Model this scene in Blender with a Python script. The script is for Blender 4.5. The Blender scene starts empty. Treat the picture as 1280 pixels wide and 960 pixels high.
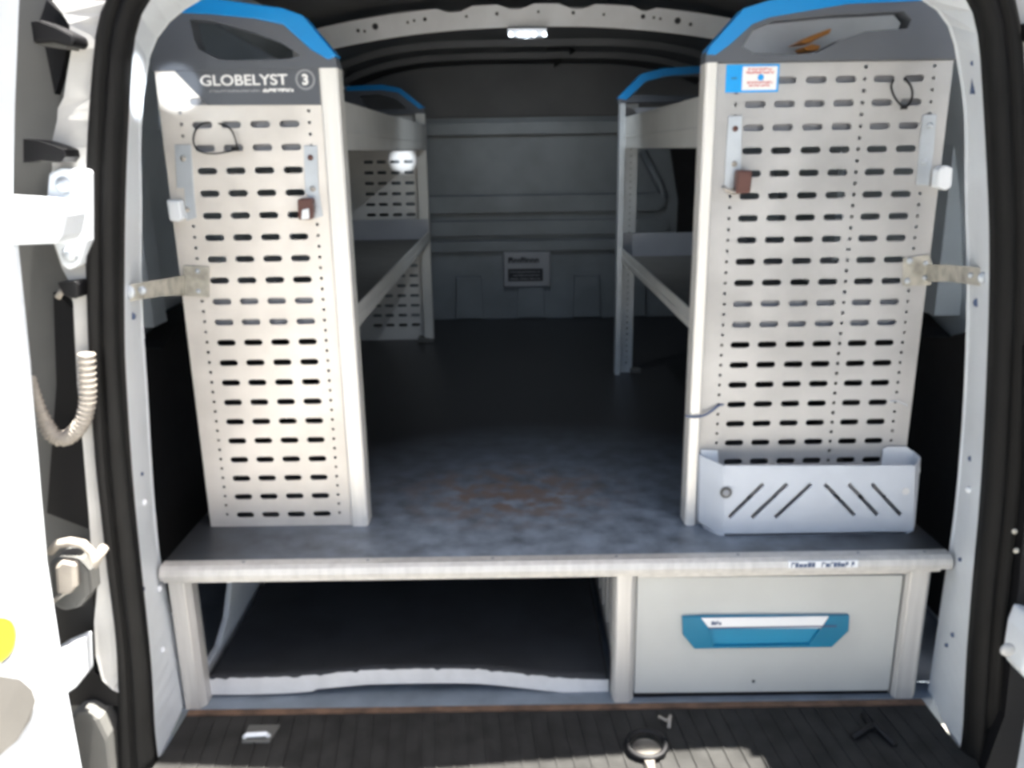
import bpy, bmesh, math, random
from mathutils import Vector, Matrix, geometry
random.seed(4)
S = bpy.context.scene
COL = S.collection
PI = math.pi

# ------------------------------------------------------------------ camera
FPX = 1037.0
CAM = Vector((-0.0642, -1.1641, 0.8743))
AX = Vector((0.999887, -0.0149995, 0.000583))      # world X, Y, -Z seen in camera axes (right, down, forward)
AD = Vector((0.0142757, 0.9622092, 0.2719370))
AY = Vector((-0.0046399, -0.271898, 0.9623149))
right = Vector((AX[0], AY[0], -AD[0])); down = Vector((AX[1], AY[1], -AD[1])); fwd = Vector((AX[2], AY[2], -AD[2]))
cd = bpy.data.cameras.new('camera'); cam = bpy.data.objects.new('camera', cd); COL.objects.link(cam)
cam.matrix_world = Matrix(((right.x, -down.x, -fwd.x, CAM.x), (right.y, -down.y, -fwd.y, CAM.y),
                           (right.z, -down.z, -fwd.z, CAM.z), (0, 0, 0, 1)))
cd.sensor_width = 36.0; cd.lens = 36.0 * FPX / 1280.0; cd.clip_start = 0.01
S.camera = cam

# ------------------------------------------------------------------ world, sun, exposure
S.view_settings.view_transform = 'Standard'; S.view_settings.look = 'None'
S.view_settings.exposure = 0.0; S.view_settings.gamma = 1.0; S.view_settings.use_curve_mapping = False
try:
    S.cycles.filter_width = 4.2          # the photograph is soft
    S.cycles.max_bounces = 10; S.cycles.diffuse_bounces = 6
except Exception: pass
W = bpy.data.worlds.new('world'); S.world = W; W.use_nodes = True
wn = W.node_tree.nodes; wl = W.node_tree.links; wn.clear()
wo = wn.new('ShaderNodeOutputWorld'); bg = wn.new('ShaderNodeBackground')
sky = wn.new('ShaderNodeTexSky'); sky.sky_type = 'NISHITA'; sky.sun_disc = False
sky.sun_elevation = math.radians(60); sky.sun_rotation = math.radians(120); sky.dust_density = 3.0
bg.inputs['Strength'].default_value = 0.30
wl.new(sky.outputs[0], bg.inputs['Color']); wl.new(bg.outputs[0], wo.inputs['Surface'])
sd = bpy.data.lights.new('sun', 'SUN'); sun = bpy.data.objects.new('sun', sd); COL.objects.link(sun)
sd.energy = 39.0; sd.angle = math.radians(0.6); sd.color = (1.0, 0.95, 0.87)
sdir = Vector((-0.24, 0.035, -1.0)).normalized()
sun.rotation_euler = sdir.to_track_quat('-Z', 'Y').to_euler(); sun.location = (1.5, -1.5, 5)
# added narrow spots standing in for patches of reflected sun; their source is unseen
gd = bpy.data.lights.new('added_glint_spot', 'SPOT'); gl = bpy.data.objects.new('added_glint_spot', gd); COL.objects.link(gl)
gl.location = (1.0, -4.0, 1.30)
gl.rotation_euler = (Vector((-0.552, 0.135, 0.968)) - gl.location).to_track_quat('-Z', 'Y').to_euler()
gd.energy = 1500.0; gd.spot_size = math.radians(1.0); gd.spot_blend = 0.5; gd.shadow_soft_size = 0.004; gd.color = (0.9, 0.95, 1.0)

gd3 = bpy.data.lights.new('added_glint_spot', 'SPOT'); gl3 = bpy.data.objects.new('added_glint_spot', gd3); COL.objects.link(gl3)  # added spot for the bright patch on the left frame
gl3.location = (2.5, -3.5, 1.2)
gl3.rotation_euler = (Vector((-0.53, -0.05, 0.957)) - gl3.location).to_track_quat('-Z', 'Y').to_euler()
gd3.energy = 5000.0; gd3.spot_size = math.radians(1.0); gd3.spot_blend = 0.5; gd3.shadow_soft_size = 0.004; gd3.color = (0.9, 0.95, 1.0)
gd2 = bpy.data.lights.new('added_glint_spot', 'SPOT'); gl2 = bpy.data.objects.new('added_glint_spot', gd2); COL.objects.link(gl2)  # added spot for the bright patch on the rear panel
gl2.location = (0.16, -4.0, 0.895)
gl2.rotation_euler = (Vector((-0.400, 1.574, 0.848)) - gl2.location).to_track_quat('-Z', 'Y').to_euler()
gd2.energy = 900.0; gd2.spot_size = math.radians(1.0); gd2.spot_blend = 0.9; gd2.shadow_soft_size = 0.004; gd2.color = (0.88, 0.94, 1.0)

# ------------------------------------------------------------------ helpers
def ray(u, v):
    c = Vector(((u - 640.0) / FPX, (v - 480.0) / FPX, 1.0))
    return Vector((c.dot(AX), c.dot(AY), -c.dot(AD)))
def onY(u, v, y): r = ray(u, v); return CAM + r * ((y - CAM.y) / r.y)
def onX(u, v, x): r = ray(u, v); return CAM + r * ((x - CAM.x) / r.x)
def onZ(u, v, z): r = ray(u, v); return CAM + r * ((z - CAM.z) / r.z)
def XZ(pts, y): return [(lambda p: (p.x, p.z))(onY(u, v, y)) for u, v in pts]

def node_mat(name, col, rough=0.5, metal=0.0, var=0.0, scale=20.0, bump=0.0, bscale=200.0, spec=0.5, col2=None, stretch=None, emit=None, estr=0.0):
    m = bpy.data.materials.new(name); m.use_nodes = True
    nt = m.node_tree; n = nt.nodes; l = nt.links
    b = n['Principled BSDF']
    b.inputs['Base Color'].default_value = (*col, 1); b.inputs['Roughness'].default_value = rough
    b.inputs['Metallic'].default_value = metal; b.inputs['Specular IOR Level'].default_value = spec
    tc = n.new('ShaderNodeTexCoord'); mp = n.new('ShaderNodeMapping'); l.new(tc.outputs['Object'], mp.inputs[0])
    if stretch: mp.inputs['Scale'].default_value = stretch
    if var > 0 or col2:
        nz = n.new('ShaderNodeTexNoise'); nz.inputs['Scale'].default_value = scale; nz.inputs['Detail'].default_value = 6
        l.new(mp.outputs[0], nz.inputs['Vector'])
        rp = n.new('ShaderNodeValToRGB'); l.new(nz.outputs[0], rp.inputs[0])
        c2 = col2 if col2 else tuple(max(0, c * (1 - var)) for c in col)
        rp.color_ramp.elements[0].position = 0.35; rp.color_ramp.elements[0].color = (*c2, 1)
        rp.color_ramp.elements[1].position = 0.62; rp.color_ramp.elements[1].color = (*col, 1)
        l.new(rp.outputs[0], b.inputs['Base Color'])
    if bump > 0:
        nb = n.new('ShaderNodeTexNoise'); nb.inputs['Scale'].default_value = bscale; l.new(mp.outputs[0], nb.inputs['Vector'])
        bp = n.new('ShaderNodeBump'); bp.inputs['Strength'].default_value = bump; bp.inputs['Distance'].default_value = 0.002
        l.new(nb.outputs[0], bp.inputs['Height']); l.new(bp.outputs[0], b.inputs['Normal'])
    if emit:
        b.inputs['Emission Color'].default_value = (*emit, 1); b.inputs['Emission Strength'].default_value = estr
    return m

M = {}
M['jamb_paint'] = node_mat('darkened jamb paint', (0.46, 0.46, 0.45), 0.4, var=0.15, scale=12)  # white paint, darkened in colour because strong light overexposed it
M['white_paint'] = node_mat('white body paint', (0.71, 0.75, 0.79), 0.35, var=0.08, scale=9)
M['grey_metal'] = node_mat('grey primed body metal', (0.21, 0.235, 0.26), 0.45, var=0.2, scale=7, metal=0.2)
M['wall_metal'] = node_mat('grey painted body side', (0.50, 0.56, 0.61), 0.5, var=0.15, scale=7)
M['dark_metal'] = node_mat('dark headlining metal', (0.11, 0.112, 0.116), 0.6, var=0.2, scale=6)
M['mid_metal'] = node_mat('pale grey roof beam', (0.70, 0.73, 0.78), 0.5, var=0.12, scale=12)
M['black_trim'] = node_mat('black felt trim', (0.010, 0.010, 0.011), 0.85, var=0.3, scale=30)
M['rubber'] = node_mat('black rubber seal', (0.006, 0.006, 0.006), 0.7, var=0.3, scale=15, spec=0.2)
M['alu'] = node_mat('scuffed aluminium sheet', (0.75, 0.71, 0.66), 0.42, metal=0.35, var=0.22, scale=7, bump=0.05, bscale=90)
M['alu_grey'] = node_mat('greyer aluminium sheet', (0.48, 0.475, 0.47), 0.42, metal=0.35, var=0.22, scale=7, bump=0.05, bscale=90)  # same sheet as alu in a greyer tone
M['alu_rear'] = node_mat('aluminium sheet polished', (0.62, 0.62, 0.61), 0.35, metal=0.3, var=0.1, scale=8)
M['alu_bar'] = node_mat('bright extruded aluminium', (0.78, 0.76, 0.72), 0.38, metal=0.3, var=0.12, scale=14, stretch=(6, 6, 0.4))
M['alu_frame'] = node_mat('dull extruded aluminium', (0.60, 0.585, 0.56), 0.42, metal=0.3, var=0.14, scale=14, stretch=(6, 6, 0.4))
M['shelf_paint'] = node_mat('light grey shelf metal', (0.56, 0.56, 0.54), 0.45, metal=0.2, var=0.1, scale=9)
M['upstand'] = node_mat('shelf end plate', (0.34, 0.35, 0.38), 0.5, metal=0.2, var=0.1, scale=9)
M['shelf_mat'] = node_mat('grey ribbed shelf mat', (0.115, 0.115, 0.11), 0.7, var=0.15, scale=15)
M['zinc'] = node_mat('zinc plated steel', (0.52, 0.56, 0.60), 0.4, metal=0.45, var=0.12, scale=25)
M['old_zinc'] = node_mat('tarnished zinc steel', (0.50, 0.48, 0.42), 0.5, metal=0.4, var=0.45, scale=45)
M['grey_plastic'] = node_mat('slate grey plastic', (0.085, 0.094, 0.112), 0.45, var=0.08, scale=10)
M['blue_plastic'] = node_mat('bright blue plastic', (0.0, 0.215, 0.56), 0.35)
M['teal_plastic'] = node_mat('teal plastic', (0.0, 0.165, 0.29), 0.4, var=0.08)
M['teal_light'] = node_mat('paler teal plastic', (0.012, 0.235, 0.40), 0.4)
M['brown_plastic'] = node_mat('red brown plastic', (0.105, 0.04, 0.03), 0.5, var=0.2)
M['white_plastic'] = node_mat('white plastic', (0.74, 0.77, 0.80), 0.4, var=0.05)
M['tray_white'] = node_mat('blue white painted tray', (0.50, 0.54, 0.60), 0.45, var=0.06)
M['drawer_white'] = node_mat('off white drawer front', (0.52, 0.525, 0.50), 0.5, var=0.1, scale=6)
M['dark_mat'] = node_mat('charcoal floor mat', (0.026, 0.029, 0.034), 0.7, var=0.35, scale=12, bump=0.2)
M['foam_edge'] = node_mat('cut pale foam edge', (0.64, 0.64, 0.64), 0.7, var=0.1, scale=30)
M['sill_metal'] = node_mat('blue grey sill metal', (0.20, 0.24, 0.29), 0.45, metal=0.2, var=0.3, scale=14)
M['rust'] = node_mat('rusty brown edge', (0.16, 0.095, 0.06), 0.8, var=0.6, scale=25)
M['sill_plastic'] = node_mat('dusty black ribbed plastic', (0.036, 0.036, 0.035), 0.7, var=0.3, scale=22, bump=0.35, bscale=120, spec=0.05)
M['black_plastic'] = node_mat('black plastic', (0.006, 0.006, 0.007), 0.5, spec=0.25)
M['recess_plastic'] = node_mat('grey plastic corner trim', (0.10, 0.10, 0.095), 0.6, var=0.25, scale=5)
M['grey_bumper'] = node_mat('mid grey bumper plastic', (0.10, 0.10, 0.095), 0.8, var=0.1)
M['foam_grey'] = node_mat('light grey plastic', (0.15, 0.145, 0.135), 0.6, var=0.12, scale=12)
M['conduit'] = node_mat('grey corrugated rubber', (0.34, 0.31, 0.27), 0.6, var=0.15, scale=40)
M['yellow'] = node_mat('yellow sticker', (0.85, 0.72, 0.03), 0.5)
M['ink'] = node_mat('dark ink', (0.02, 0.022, 0.03), 0.6)
M['navy'] = node_mat('navy ink', (0.06, 0.09, 0.17), 0.6)
M['red_ink'] = node_mat('red ink', (0.62, 0.22, 0.22), 0.6)
M['white_ink'] = node_mat('white print', (0.80, 0.80, 0.80), 0.6)
M['sticker_blue'] = node_mat('cyan blue sticker', (0.0, 0.33, 0.80), 0.45)
M['ink_grey'] = node_mat('mid grey print', (0.26, 0.27, 0.29), 0.6)
M['steel'] = node_mat('worn steel', (0.45, 0.42, 0.38), 0.35, metal=0.85, var=0.3, scale=40)
M['amber'] = node_mat('amber sunlight colour', (0.75, 0.30, 0.06), 0.3)  # orange glow of sunlight given as a surface colour
M['asphalt'] = node_mat('pale worn paving', (0.235, 0.225, 0.205), 0.9, var=0.25, scale=3)
M['led'] = node_mat('lit white lamp', (0.9, 0.95, 1.0), 0.3, emit=(0.85, 0.93, 1.0), estr=14.0)

def board_mat():
    m = bpy.data.materials.new('scuffed dark floor board'); m.use_nodes = True
    nt = m.node_tree; n = nt.nodes; l = nt.links; b = n['Principled BSDF']
    tc = n.new('ShaderNodeTexCoord')
    def noise(sc, det=6):
        z = n.new('ShaderNodeTexNoise'); z.inputs['Scale'].default_value = sc; z.inputs['Detail'].default_value = det
        l.new(tc.outputs['Object'], z.inputs['Vector']); return z
    def ramp(src, a, b_, lo=0.0, hi=1.0):
        r = n.new('ShaderNodeMapRange'); l.new(src, r.inputs[0]); r.inputs[1].default_value = a; r.inputs[2].default_value = b_
        r.inputs[3].default_value = lo; r.inputs[4].default_value = hi; return r.outputs[0]
    def mul(a, c):
        q = n.new('ShaderNodeMath'); q.operation = 'MULTIPLY'; l.new(a, q.inputs[0]); l.new(c, q.inputs[1]); return q.outputs[0]
    sx = n.new('ShaderNodeSeparateXYZ'); l.new(tc.outputs['Object'], sx.inputs[0])
    def dist(cx, cy, rx, ry):
        mp = n.new('ShaderNodeMapping'); l.new(tc.outputs['Object'], mp.inputs[0])
        mp.inputs['Location'].default_value = (-cx / rx, -cy / ry, 0); mp.inputs['Scale'].default_value = (1 / rx, 1 / ry, 0)
        ln = n.new('ShaderNodeVectorMath'); ln.operation = 'LENGTH'; l.new(mp.outputs[0], ln.inputs[0]); return ln.outputs['Value']
    wear_and_sheen = mul(ramp(dist(0.0, 0.05, 0.62, 0.62), 0.30, 1.0, 1.0, 0.0), ramp(noise(26, 10).outputs[0], 0.05, 0.72))  # front wear, with the bluish sky reflection painted into its colour
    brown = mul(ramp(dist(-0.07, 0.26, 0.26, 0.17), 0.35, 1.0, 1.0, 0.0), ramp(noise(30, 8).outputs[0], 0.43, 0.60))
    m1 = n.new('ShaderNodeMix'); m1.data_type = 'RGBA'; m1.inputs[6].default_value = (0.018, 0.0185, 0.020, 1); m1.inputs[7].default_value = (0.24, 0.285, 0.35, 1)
    l.new(wear_and_sheen, m1.inputs[0])
    m2 = n.new('ShaderNodeMix'); m2.data_type = 'RGBA'; m2.inputs[7].default_value = (0.17, 0.125, 0.105, 1)
    l.new(brown, m2.inputs[0]); l.new(m1.outputs[2], m2.inputs[6])
    l.new(m2.outputs[2], b.inputs['Base Color'])
    b.inputs['Roughness'].default_value = 0.42; b.inputs['Specular IOR Level'].default_value = 0.45
    return m
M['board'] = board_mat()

class MB:
    """collects faces, links them as one mesh object"""
    def __init__(self): self.bm = bmesh.new()
    def face(self, vs):
        try: return self.bm.faces.new(vs)
        except ValueError: return None
    def box(self, x0, x1, y0, y1, z0, z1):
        v = [self.bm.verts.new(p) for p in ((x0, y0, z0), (x1, y0, z0), (x1, y1, z0), (x0, y1, z0), (x0, y0, z1), (x1, y0, z1), (x1, y1, z1), (x0, y1, z1))]
        for f in ((0, 3, 2, 1), (4, 5, 6, 7), (0, 1, 5, 4), (1, 2, 6, 5), (2, 3, 7, 6), (3, 0, 4, 7)): self.face([v[i] for i in f])
        return self
    def prism(self, outer, a, b, axis='y', holes=()):
        """outline in two axes pushed along the third; holes cut through"""
        def P(p, t):
            if axis == 'y': return (p[0], t, p[1])
            if axis == 'x': return (t, p[0], p[1])
            return (p[0], p[1], t)
        loops = [list(outer)] + [list(h) for h in holes]
        tris = geometry.tessellate_polygon([[Vector((p[0], p[1], 0)) for p in lp] for lp in loops])
        flat = [p for lp in loops for p in lp]
        A = [self.bm.verts.new(P(p, a)) for p in flat]; B = [self.bm.verts.new(P(p, b)) for p in flat]
        for t in tris:
            self.face([A[i] for i in t]); self.face([B[i] for i in reversed(t)])
        o = 0
        for lp in loops:
            k = len(lp)
            for i in range(k):
                j = (i + 1) % k
                self.face([A[o + i], A[o + j], B[o + j], B[o + i]])
            o += k
        return self
    def tube(self, pts, r, n=10, closed=False, ell=None):
        pts = [Vector(p) for p in pts]; k = len(pts); rings = []
        up = Vector((0, 0, 1)); prev = None
        for i, p in enumerate(pts):
            a = pts[(i - 1) % k] if (closed or i > 0) else p; c = pts[(i + 1) % k] if (closed or i < k - 1) else p
            t = (c - a).normalized()
            if prev is None:
                s = t.cross(up)
                if s.length < 0.05: s = t.cross(Vector((0, 1, 0)))
            else: s = prev - t * prev.dot(t)
            s.normalize(); prev = s; w = t.cross(s)
            rr = r[i] if isinstance(r, (list, tuple)) else r
            rings.append([self.bm.verts.new(p + s * math.cos(2 * PI * q / n) * rr + w * math.sin(2 * PI * q / n) * rr) for q in range(n)])
        for i in range(k if closed else k - 1):
            A, B = rings[i], rings[(i + 1) % k]
            for q in range(n): self.face([A[q], A[(q + 1) % n], B[(q + 1) % n], B[q]])
        if not closed: self.face(rings[0][::-1]); self.face(rings[-1])
        return self
    def cyl(self, c, d, r, h, n=16, r2=None):
        c = Vector(c); d = Vector(d).normalized(); return self.tube([c, c + d * h], [r, r if r2 is None else r2], n)
    def dome(self, c, d, r, h, n=14):
        c = Vector(c); d = Vector(d).normalized()
        return self.tube([c, c + d * h * 0.45, c + d * h * 0.8, c + d * h], [r, r * 0.92, r * 0.62, r * 0.15], n)
    def loft(self, loops, closed=False, thick=None):
        R = [[self.bm.verts.new(p) for p in lp] for lp in loops]
        for A, B in zip(R[:-1], R[1:]):
            k = len(A)
            for i in range(k if closed else k - 1): self.face([A[i], A[(i + 1) % k], B[(i + 1) % k], B[i]])
        return self
    def build(self, name, mat, parent=None, bevel=0.0, smooth=False, solid=0.0):
        bm = self.bm
        bmesh.ops.remove_doubles(bm, verts=bm.verts, dist=1e-6)
        bmesh.ops.recalc_face_normals(bm, faces=bm.faces)
        me = bpy.data.meshes.new(name); bm.to_mesh(me); bm.free()
        if smooth:
            for p in me.polygons: p.use_smooth = True
        o = bpy.data.objects.new(name, me); COL.objects.link(o)
        me.materials.append(mat if not isinstance(mat, str) else M[mat])
        if solid:
            s = o.modifiers.new('solid', 'SOLIDIFY'); s.thickness = solid; s.offset = 0
        if bevel:
            b = o.modifiers.new('bevel', 'BEVEL'); b.width = bevel; b.segments = 2; b.limit_method = 'ANGLE'; b.angle_limit = math.radians(40)
        if parent is not None:
            o.parent = parent; o.matrix_parent_inverse = parent.matrix_world.inverted()
        return o

def tag(o, label=None, cat=None, group=None, kind=None):
    if label: o['label'] = label
    if cat: o['category'] = cat
    if group: o['group'] = group
    if kind: o['kind'] = kind
    return o
def empty(name, loc, label=None, cat=None, group=None, kind=None):
    o = bpy.data.objects.new(name, None); COL.objects.link(o); o.location = loc; o.empty_display_size = 0.05
    o.matrix_world = Matrix.Translation(loc)
    return tag(o, label, cat, group, kind)
def struct(o, label=None): o['kind'] = 'structure'; return tag(o, label)

def text_part(name, s, size, x, y, z, mat, parent, bold=0.0, width=None, align='LEFT'):
    cu = bpy.data.curves.new(name, 'FONT'); cu.body = s; cu.size = size; cu.extrude = 0.0004; cu.offset = bold; cu.align_x = align
    t = bpy.data.objects.new(name, cu); COL.objects.link(t)
    bpy.context.view_layer.update()
    me = bpy.data.meshes.new_from_object(t.evaluated_get(bpy.context.evaluated_depsgraph_get()))
    bpy.data.objects.remove(t)
    xs = [v.co.x for v in me.vertices]
    sc = width / (max(xs) - min(xs)) if width else 1.0
    x0 = min(xs) if align == 'LEFT' else 0
    for v in me.vertices: v.co = Vector((x + (v.co.x - x0) * sc, y - v.co.z, z + v.co.y))
    o = bpy.data.objects.new(name, me); COL.objects.link(o); me.materials.clear(); me.materials.append(M[mat])
    if parent is not None: o.parent = parent; o.matrix_parent_inverse = parent.matrix_world.inverted()
    return o

def scribble(x0, x1, y, z, h, seed, gap=0.35, fill=0.75):
    """a row of tiny raised marks: print too small to read"""
    rnd = random.Random(seed); mb = MB(); x = x0
    while x < x1:
        w = h * rnd.uniform(0.35, 0.8); w = min(w, x1 - x)
        if rnd.random() < fill:
            t = rnd.random()
            if t < 0.5: mb.box(x, x + w, y - 0.0004, y, z, z + h * rnd.uniform(0.6, 1.0))
            else:
                mb.box(x, x + w * 0.3, y - 0.0004, y, z, z + h); mb.box(x + w * 0.3, x + w, y - 0.0004, y, z + h * rnd.choice((0, 0.35, 0.7)), z + h * 0.99)
        x += w + h * gap * rnd.uniform(0.4, 1.0)
    return mb

# ------------------------------------------------------------------ ground and van shell
struct(MB().box(-14, 14, -16, 10, -0.70, -0.66).build('ground', 'asphalt'))
struct(MB().box(-0.80, 0.80, 0.0, 1.96, -0.05, 0.0).build('floor', 'sill_metal'))

def shell_side(s, name):
    root = MB()
    prof = [(0.74, 0.0), (0.80, 0.05), (0.80, 0.30), (0.80, 0.55), (0.775, 0.75), (0.735, 0.92), (0.66, 1.06), (0.55, 1.16)]
    root.loft([[(s * x, y, z) for x, z in prof] for y in (0.02, 0.5, 1.0, 1.5, 1.96)])
    for y in (0.42, 0.95, 1.5):                      # pressed ribs
        root.prism([(y - 0.03, 0.56), (y + 0.03, 0.56), (y + 0.022, 0.90), (y - 0.022, 0.90)], s * 0.745, s * 0.79, 'x')
    o = struct(root.build(name, 'wall_metal', solid=0.006))
    # black felt lower lining with a stepped wavy top
    top = [(0.03, 0.545), (0.16, 0.56), (0.26, 0.555), (0.33, 0.53), (0.40, 0.515), (0.46, 0.53), (0.56, 0.56), (1.0, 0.56), (1.94, 0.56)]
    MB().prism([(0.03, 0.01)] + top + [(1.94, 0.01)], s * 0.735, s * 0.79, 'x').build('lower_lining', 'black_trim', o, bevel=0.004)
    return o
wl_ = shell_side(-1, 'wall_left'); wr_ = shell_side(1, 'wall_right')
# pale inner wheel arch seen inside the open compartment
wa = [onX(u, v, -0.592) for u, v in ((258, 829), (272, 806), (282, 772), (287, 730))]
wa = [(p.y, p.z) for p in wa] + [(wa[-1].y + 0.01, 0.235), (0.62, 0.235), (0.62, 0.002), (wa[0].y + 0.01, 0.002)]
MB().prism(wa, -0.598, -0.588, 'x').build('wheel_arch', 'white_paint', wl_, bevel=0.002)

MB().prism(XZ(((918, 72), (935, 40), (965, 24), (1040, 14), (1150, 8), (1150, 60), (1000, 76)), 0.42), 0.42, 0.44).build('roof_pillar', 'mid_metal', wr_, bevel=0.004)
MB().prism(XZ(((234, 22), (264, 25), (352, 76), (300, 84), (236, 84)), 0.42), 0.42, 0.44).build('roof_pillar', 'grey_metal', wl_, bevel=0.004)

# ceiling with pressed ribs
def ceil_z(x, y): return (1.215 - 0.05 * max(0, (y - 1.2)) / 0.7) - 0.085 * abs(x / 0.62) ** 4.0
xs = [-0.60 + 1.2 * i / 24 for i in range(25)]
cb = MB(); cb.loft([[(x, y, ceil_z(x, y)) for x in xs] for y in (0.0, 0.5, 1.0, 1.3, 1.6, 1.96)])
ceil = struct(cb.build('ceiling', 'dark_metal', smooth=True, solid=0.01))
for y, w in ((1.52, 0.03), (1.72, 0.025), (0.35, 0.05)):
    rb = MB()
    rb.loft([[(x, yy, ceil_z(x, y) - dz) for x in xs] for yy, dz in ((y - w, 0.002), (y - w * 0.7, 0.020), (y + w * 0.7, 0.020), (y + w, 0.002))])
    rb.build('roof_rib', 'dark_metal', ceil, solid=0.003)
MB().tube([(0.06, 1.62, 1.178), (0.13, 1.60, 1.176), (0.15, 1.66, 1.172), (0.115, 1.80, 1.160), (0.10, 1.90, 1.15)], 0.004, 8).build('roof_wire', 'black_plastic', ceil, smooth=True)

# roof cross beam: pale curved box section with punched holes
def beam_z(x, top): return (1.193 if top else 1.147) - (0.046 if top else 0.0485) * (abs(x) / 0.5) ** 2.2 * (1.0)
bx = [-0.56 + 1.12 * i / 40 for i in range(41)]
bmz = MB()
def notch(x):                                         # dark notches along the top edge
    return any(abs(x - c) < 0.021 for c in (-0.185, -0.035, 0.10, 0.25))
bmz.loft([[(x, 0.92, beam_z(x, 0) + 0.004) for x in bx], [(x, 0.90, beam_z(x, 0)) for x in bx], [(x, 0.895, beam_z(x, 1) - (0.010 if notch(x) else 0)) for x in bx],
          [(x, 0.97, beam_z(x, 1) + 0.004) for x in bx]])
beam = struct(bmz.build('trim_1', 'mid_metal', solid=0.003))
hb = MB()
for x, dz, r in ((-0.405, .026, .004), (-0.39, .022, .003), (-0.365, .028, .007), (-0.29, .026, .003), (-0.275, .028, .003), (-0.25, .028, .004), (-0.155, .026, .003), (-0.085, .028, .004),
                 (0.09, .028, .004), (0.16, .026, .003), (0.25, .027, .005), (0.275, .027, .003), (0.29, .026, .003), (0.33, .026, .007), (0.36, .022, .004), (0.01, .03, .003)):
    hb.cyl((x, 0.8935, beam_z(x, 0) + dz), (0, 1, 0), r, 0.004, 10)
hb.build('punched_hole', 'ink', beam)['kind'] = 'stuff'

# bulkhead behind
wb = MB(); wb.box(-0.80, 0.80, 1.93, 1.96, 0.0, 1.22)
def hrib(z0, z1, x0=-0.72, x1=0.47, d=0.018):
    r = min(0.5 * (z1 - z0), 0.02)
    wb.prism([(x0, z0), (x1 - r, z0), (x1, z0 + r), (x1, z1 - r), (x1 - r, z1), (x0, z1)], 1.93 - d, 1.935)
hrib(0.925, 0.968, -0.76, 0.74, 0.055); hrib(0.655, 0.715, -0.72, 0.50, 0.04); hrib(0.572, 0.625, -0.72, 0.52, 0.03); hrib(0.515, 0.553, -0.76, 0.74, 0.035)
for xa in (-0.27, -0.04, 0.17, 0.34):
    wb.prism([(xa, 0.265), (xa + 0.105, 0.265), (xa + 0.098, 0.42), (xa + 0.007, 0.42)], 1.908, 1.935)
wall_back = struct(wb.build('wall_back', 'grey_metal', bevel=0.004))
MB().box(-0.78, 0.78, 1.915, 1.932, 0.985, 1.20).build('upper_lining', 'dark_metal', wall_back, bevel=0.004)
fr = [onY(u, v, 1.92) for u, v in ((803, 190), (826, 234), (829, 246), (822, 254), (800, 256))]
MB().tube([(p.x, 1.915, p.z) for p in fr], 0.016, 8).build('pressed_frame', 'grey_metal', wall_back, smooth=True)
MB().prism(XZ(((838, 186), (900, 186), (900, 292), (846, 292), (848, 250)), 1.92), 1.905, 1.932).build('dark_opening', 'black_trim', wall_back)

# ------------------------------------------------------------------ rear opening: white frame, seal, jambs
innL = [(-0.612, 0.0), (-0.612, 0.011), (-0.615, 0.132), (-0.619, 0.232), (-0.622, 0.26), (-0.616, 0.389), (-0.603, 0.548), (-0.598, 0.627), (-0.588, 0.725), (-0.573, 0.825),
        (-0.568, 0.88), (-0.556, 0.946), (-0.545, 0.981), (-0.535, 1.013), (-0.507, 1.045), (-0.464, 1.069), (-0.40, 1.090), (-0.25, 1.108)]
innR = [(0.26, 1.108), (0.41, 1.085), (0.484, 1.056), (0.514, 1.036), (0.531, 1.006), (0.540, 0.974), (0.554, 0.93), (0.563, 0.878), (0.572, 0.808), (0.591, 0.696), (0.61, 0.529),
        (0.622, 0.336), (0.621, 0.211), (0.620, 0.02), (0.620, 0.0)]
sinL = [(-0.608, -0.011), (-0.607, 0.045), (-0.596, 0.155), (-0.590, 0.309), (-0.584, 0.447), (-0.573, 0.587), (-0.566, 0.656), (-0.54, 0.831), (-0.513, 0.971), (-0.502, 1.014), (-0.485, 1.046), (-0.445, 1.080), (-0.37, 1.102), (-0.24, 1.118)]
sinR = [(0.25, 1.118), (0.38, 1.100), (0.445, 1.070), (0.48, 1.033), (0.495, 1.001), (0.507, 0.946), (0.533, 0.816), (0.548, 0.727), (0.566, 0.569), (0.581, 0.399), (0.586, 0.289), (0.597, 0.127), (0.608, 0.023), (0.607, -0.022)]
soutL = [(-0.658, -0.03), (-0.640, 0.115), (-0.628, 0.214), (-0.626, 0.309), (-0.621, 0.418), (-0.617, 0.505), (-0.595, 0.714), (-0.577, 0.832), (-0.561, 0.915), (-0.549, 0.965), (-0.537, 1.015), (-0.520, 1.050), (-0.475, 1.100), (-0.385, 1.135), (-0.24, 1.155)]
soutR = [(0.25, 1.155), (0.395, 1.135), (0.475, 1.095), (0.519, 1.040), (0.537, 0.985), (0.554, 0.9), (0.582, 0.756), (0.611, 0.513), (0.623, 0.398), (0.625, 0.288), (0.636, 0.16), (0.655, -0.03)]
def smooth_loop(pts, n):
    P = [Vector((p[0], 0, p[1])) for p in pts]
    for _ in range(2):
        Q = [P[0]]
        for a, b in zip(P[:-1], P[1:]): Q += [a * 0.75 + b * 0.25, a * 0.25 + b * 0.75]
        P = Q + [P[-1]]
    L = [0.0]
    for a, b in zip(P[:-1], P[1:]): L.append(L[-1] + (b - a).length)
    out = []; j = 0
    for i in range(n):
        t = L[-1] * i / (n - 1)
        while j < len(L) - 2 and L[j + 1] < t: j += 1
        f = (t - L[j]) / max(1e-9, L[j + 1] - L[j]); p = P[j].lerp(P[j + 1], min(1, f)); out.append((p.x, p.z))
    return out
NL = 120
LI = smooth_loop(innL + innR, NL); LS = smooth_loop(sinL + sinR, NL); LO = smooth_loop(soutL + soutR, NL)
def bow(x, z): return -0.046 * max(0.0, 1 - abs(x) / 0.50) * min(1.0, max(0.0, (z - 1.0) / 0.08))   # the rear of the van is bowed in plan
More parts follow.
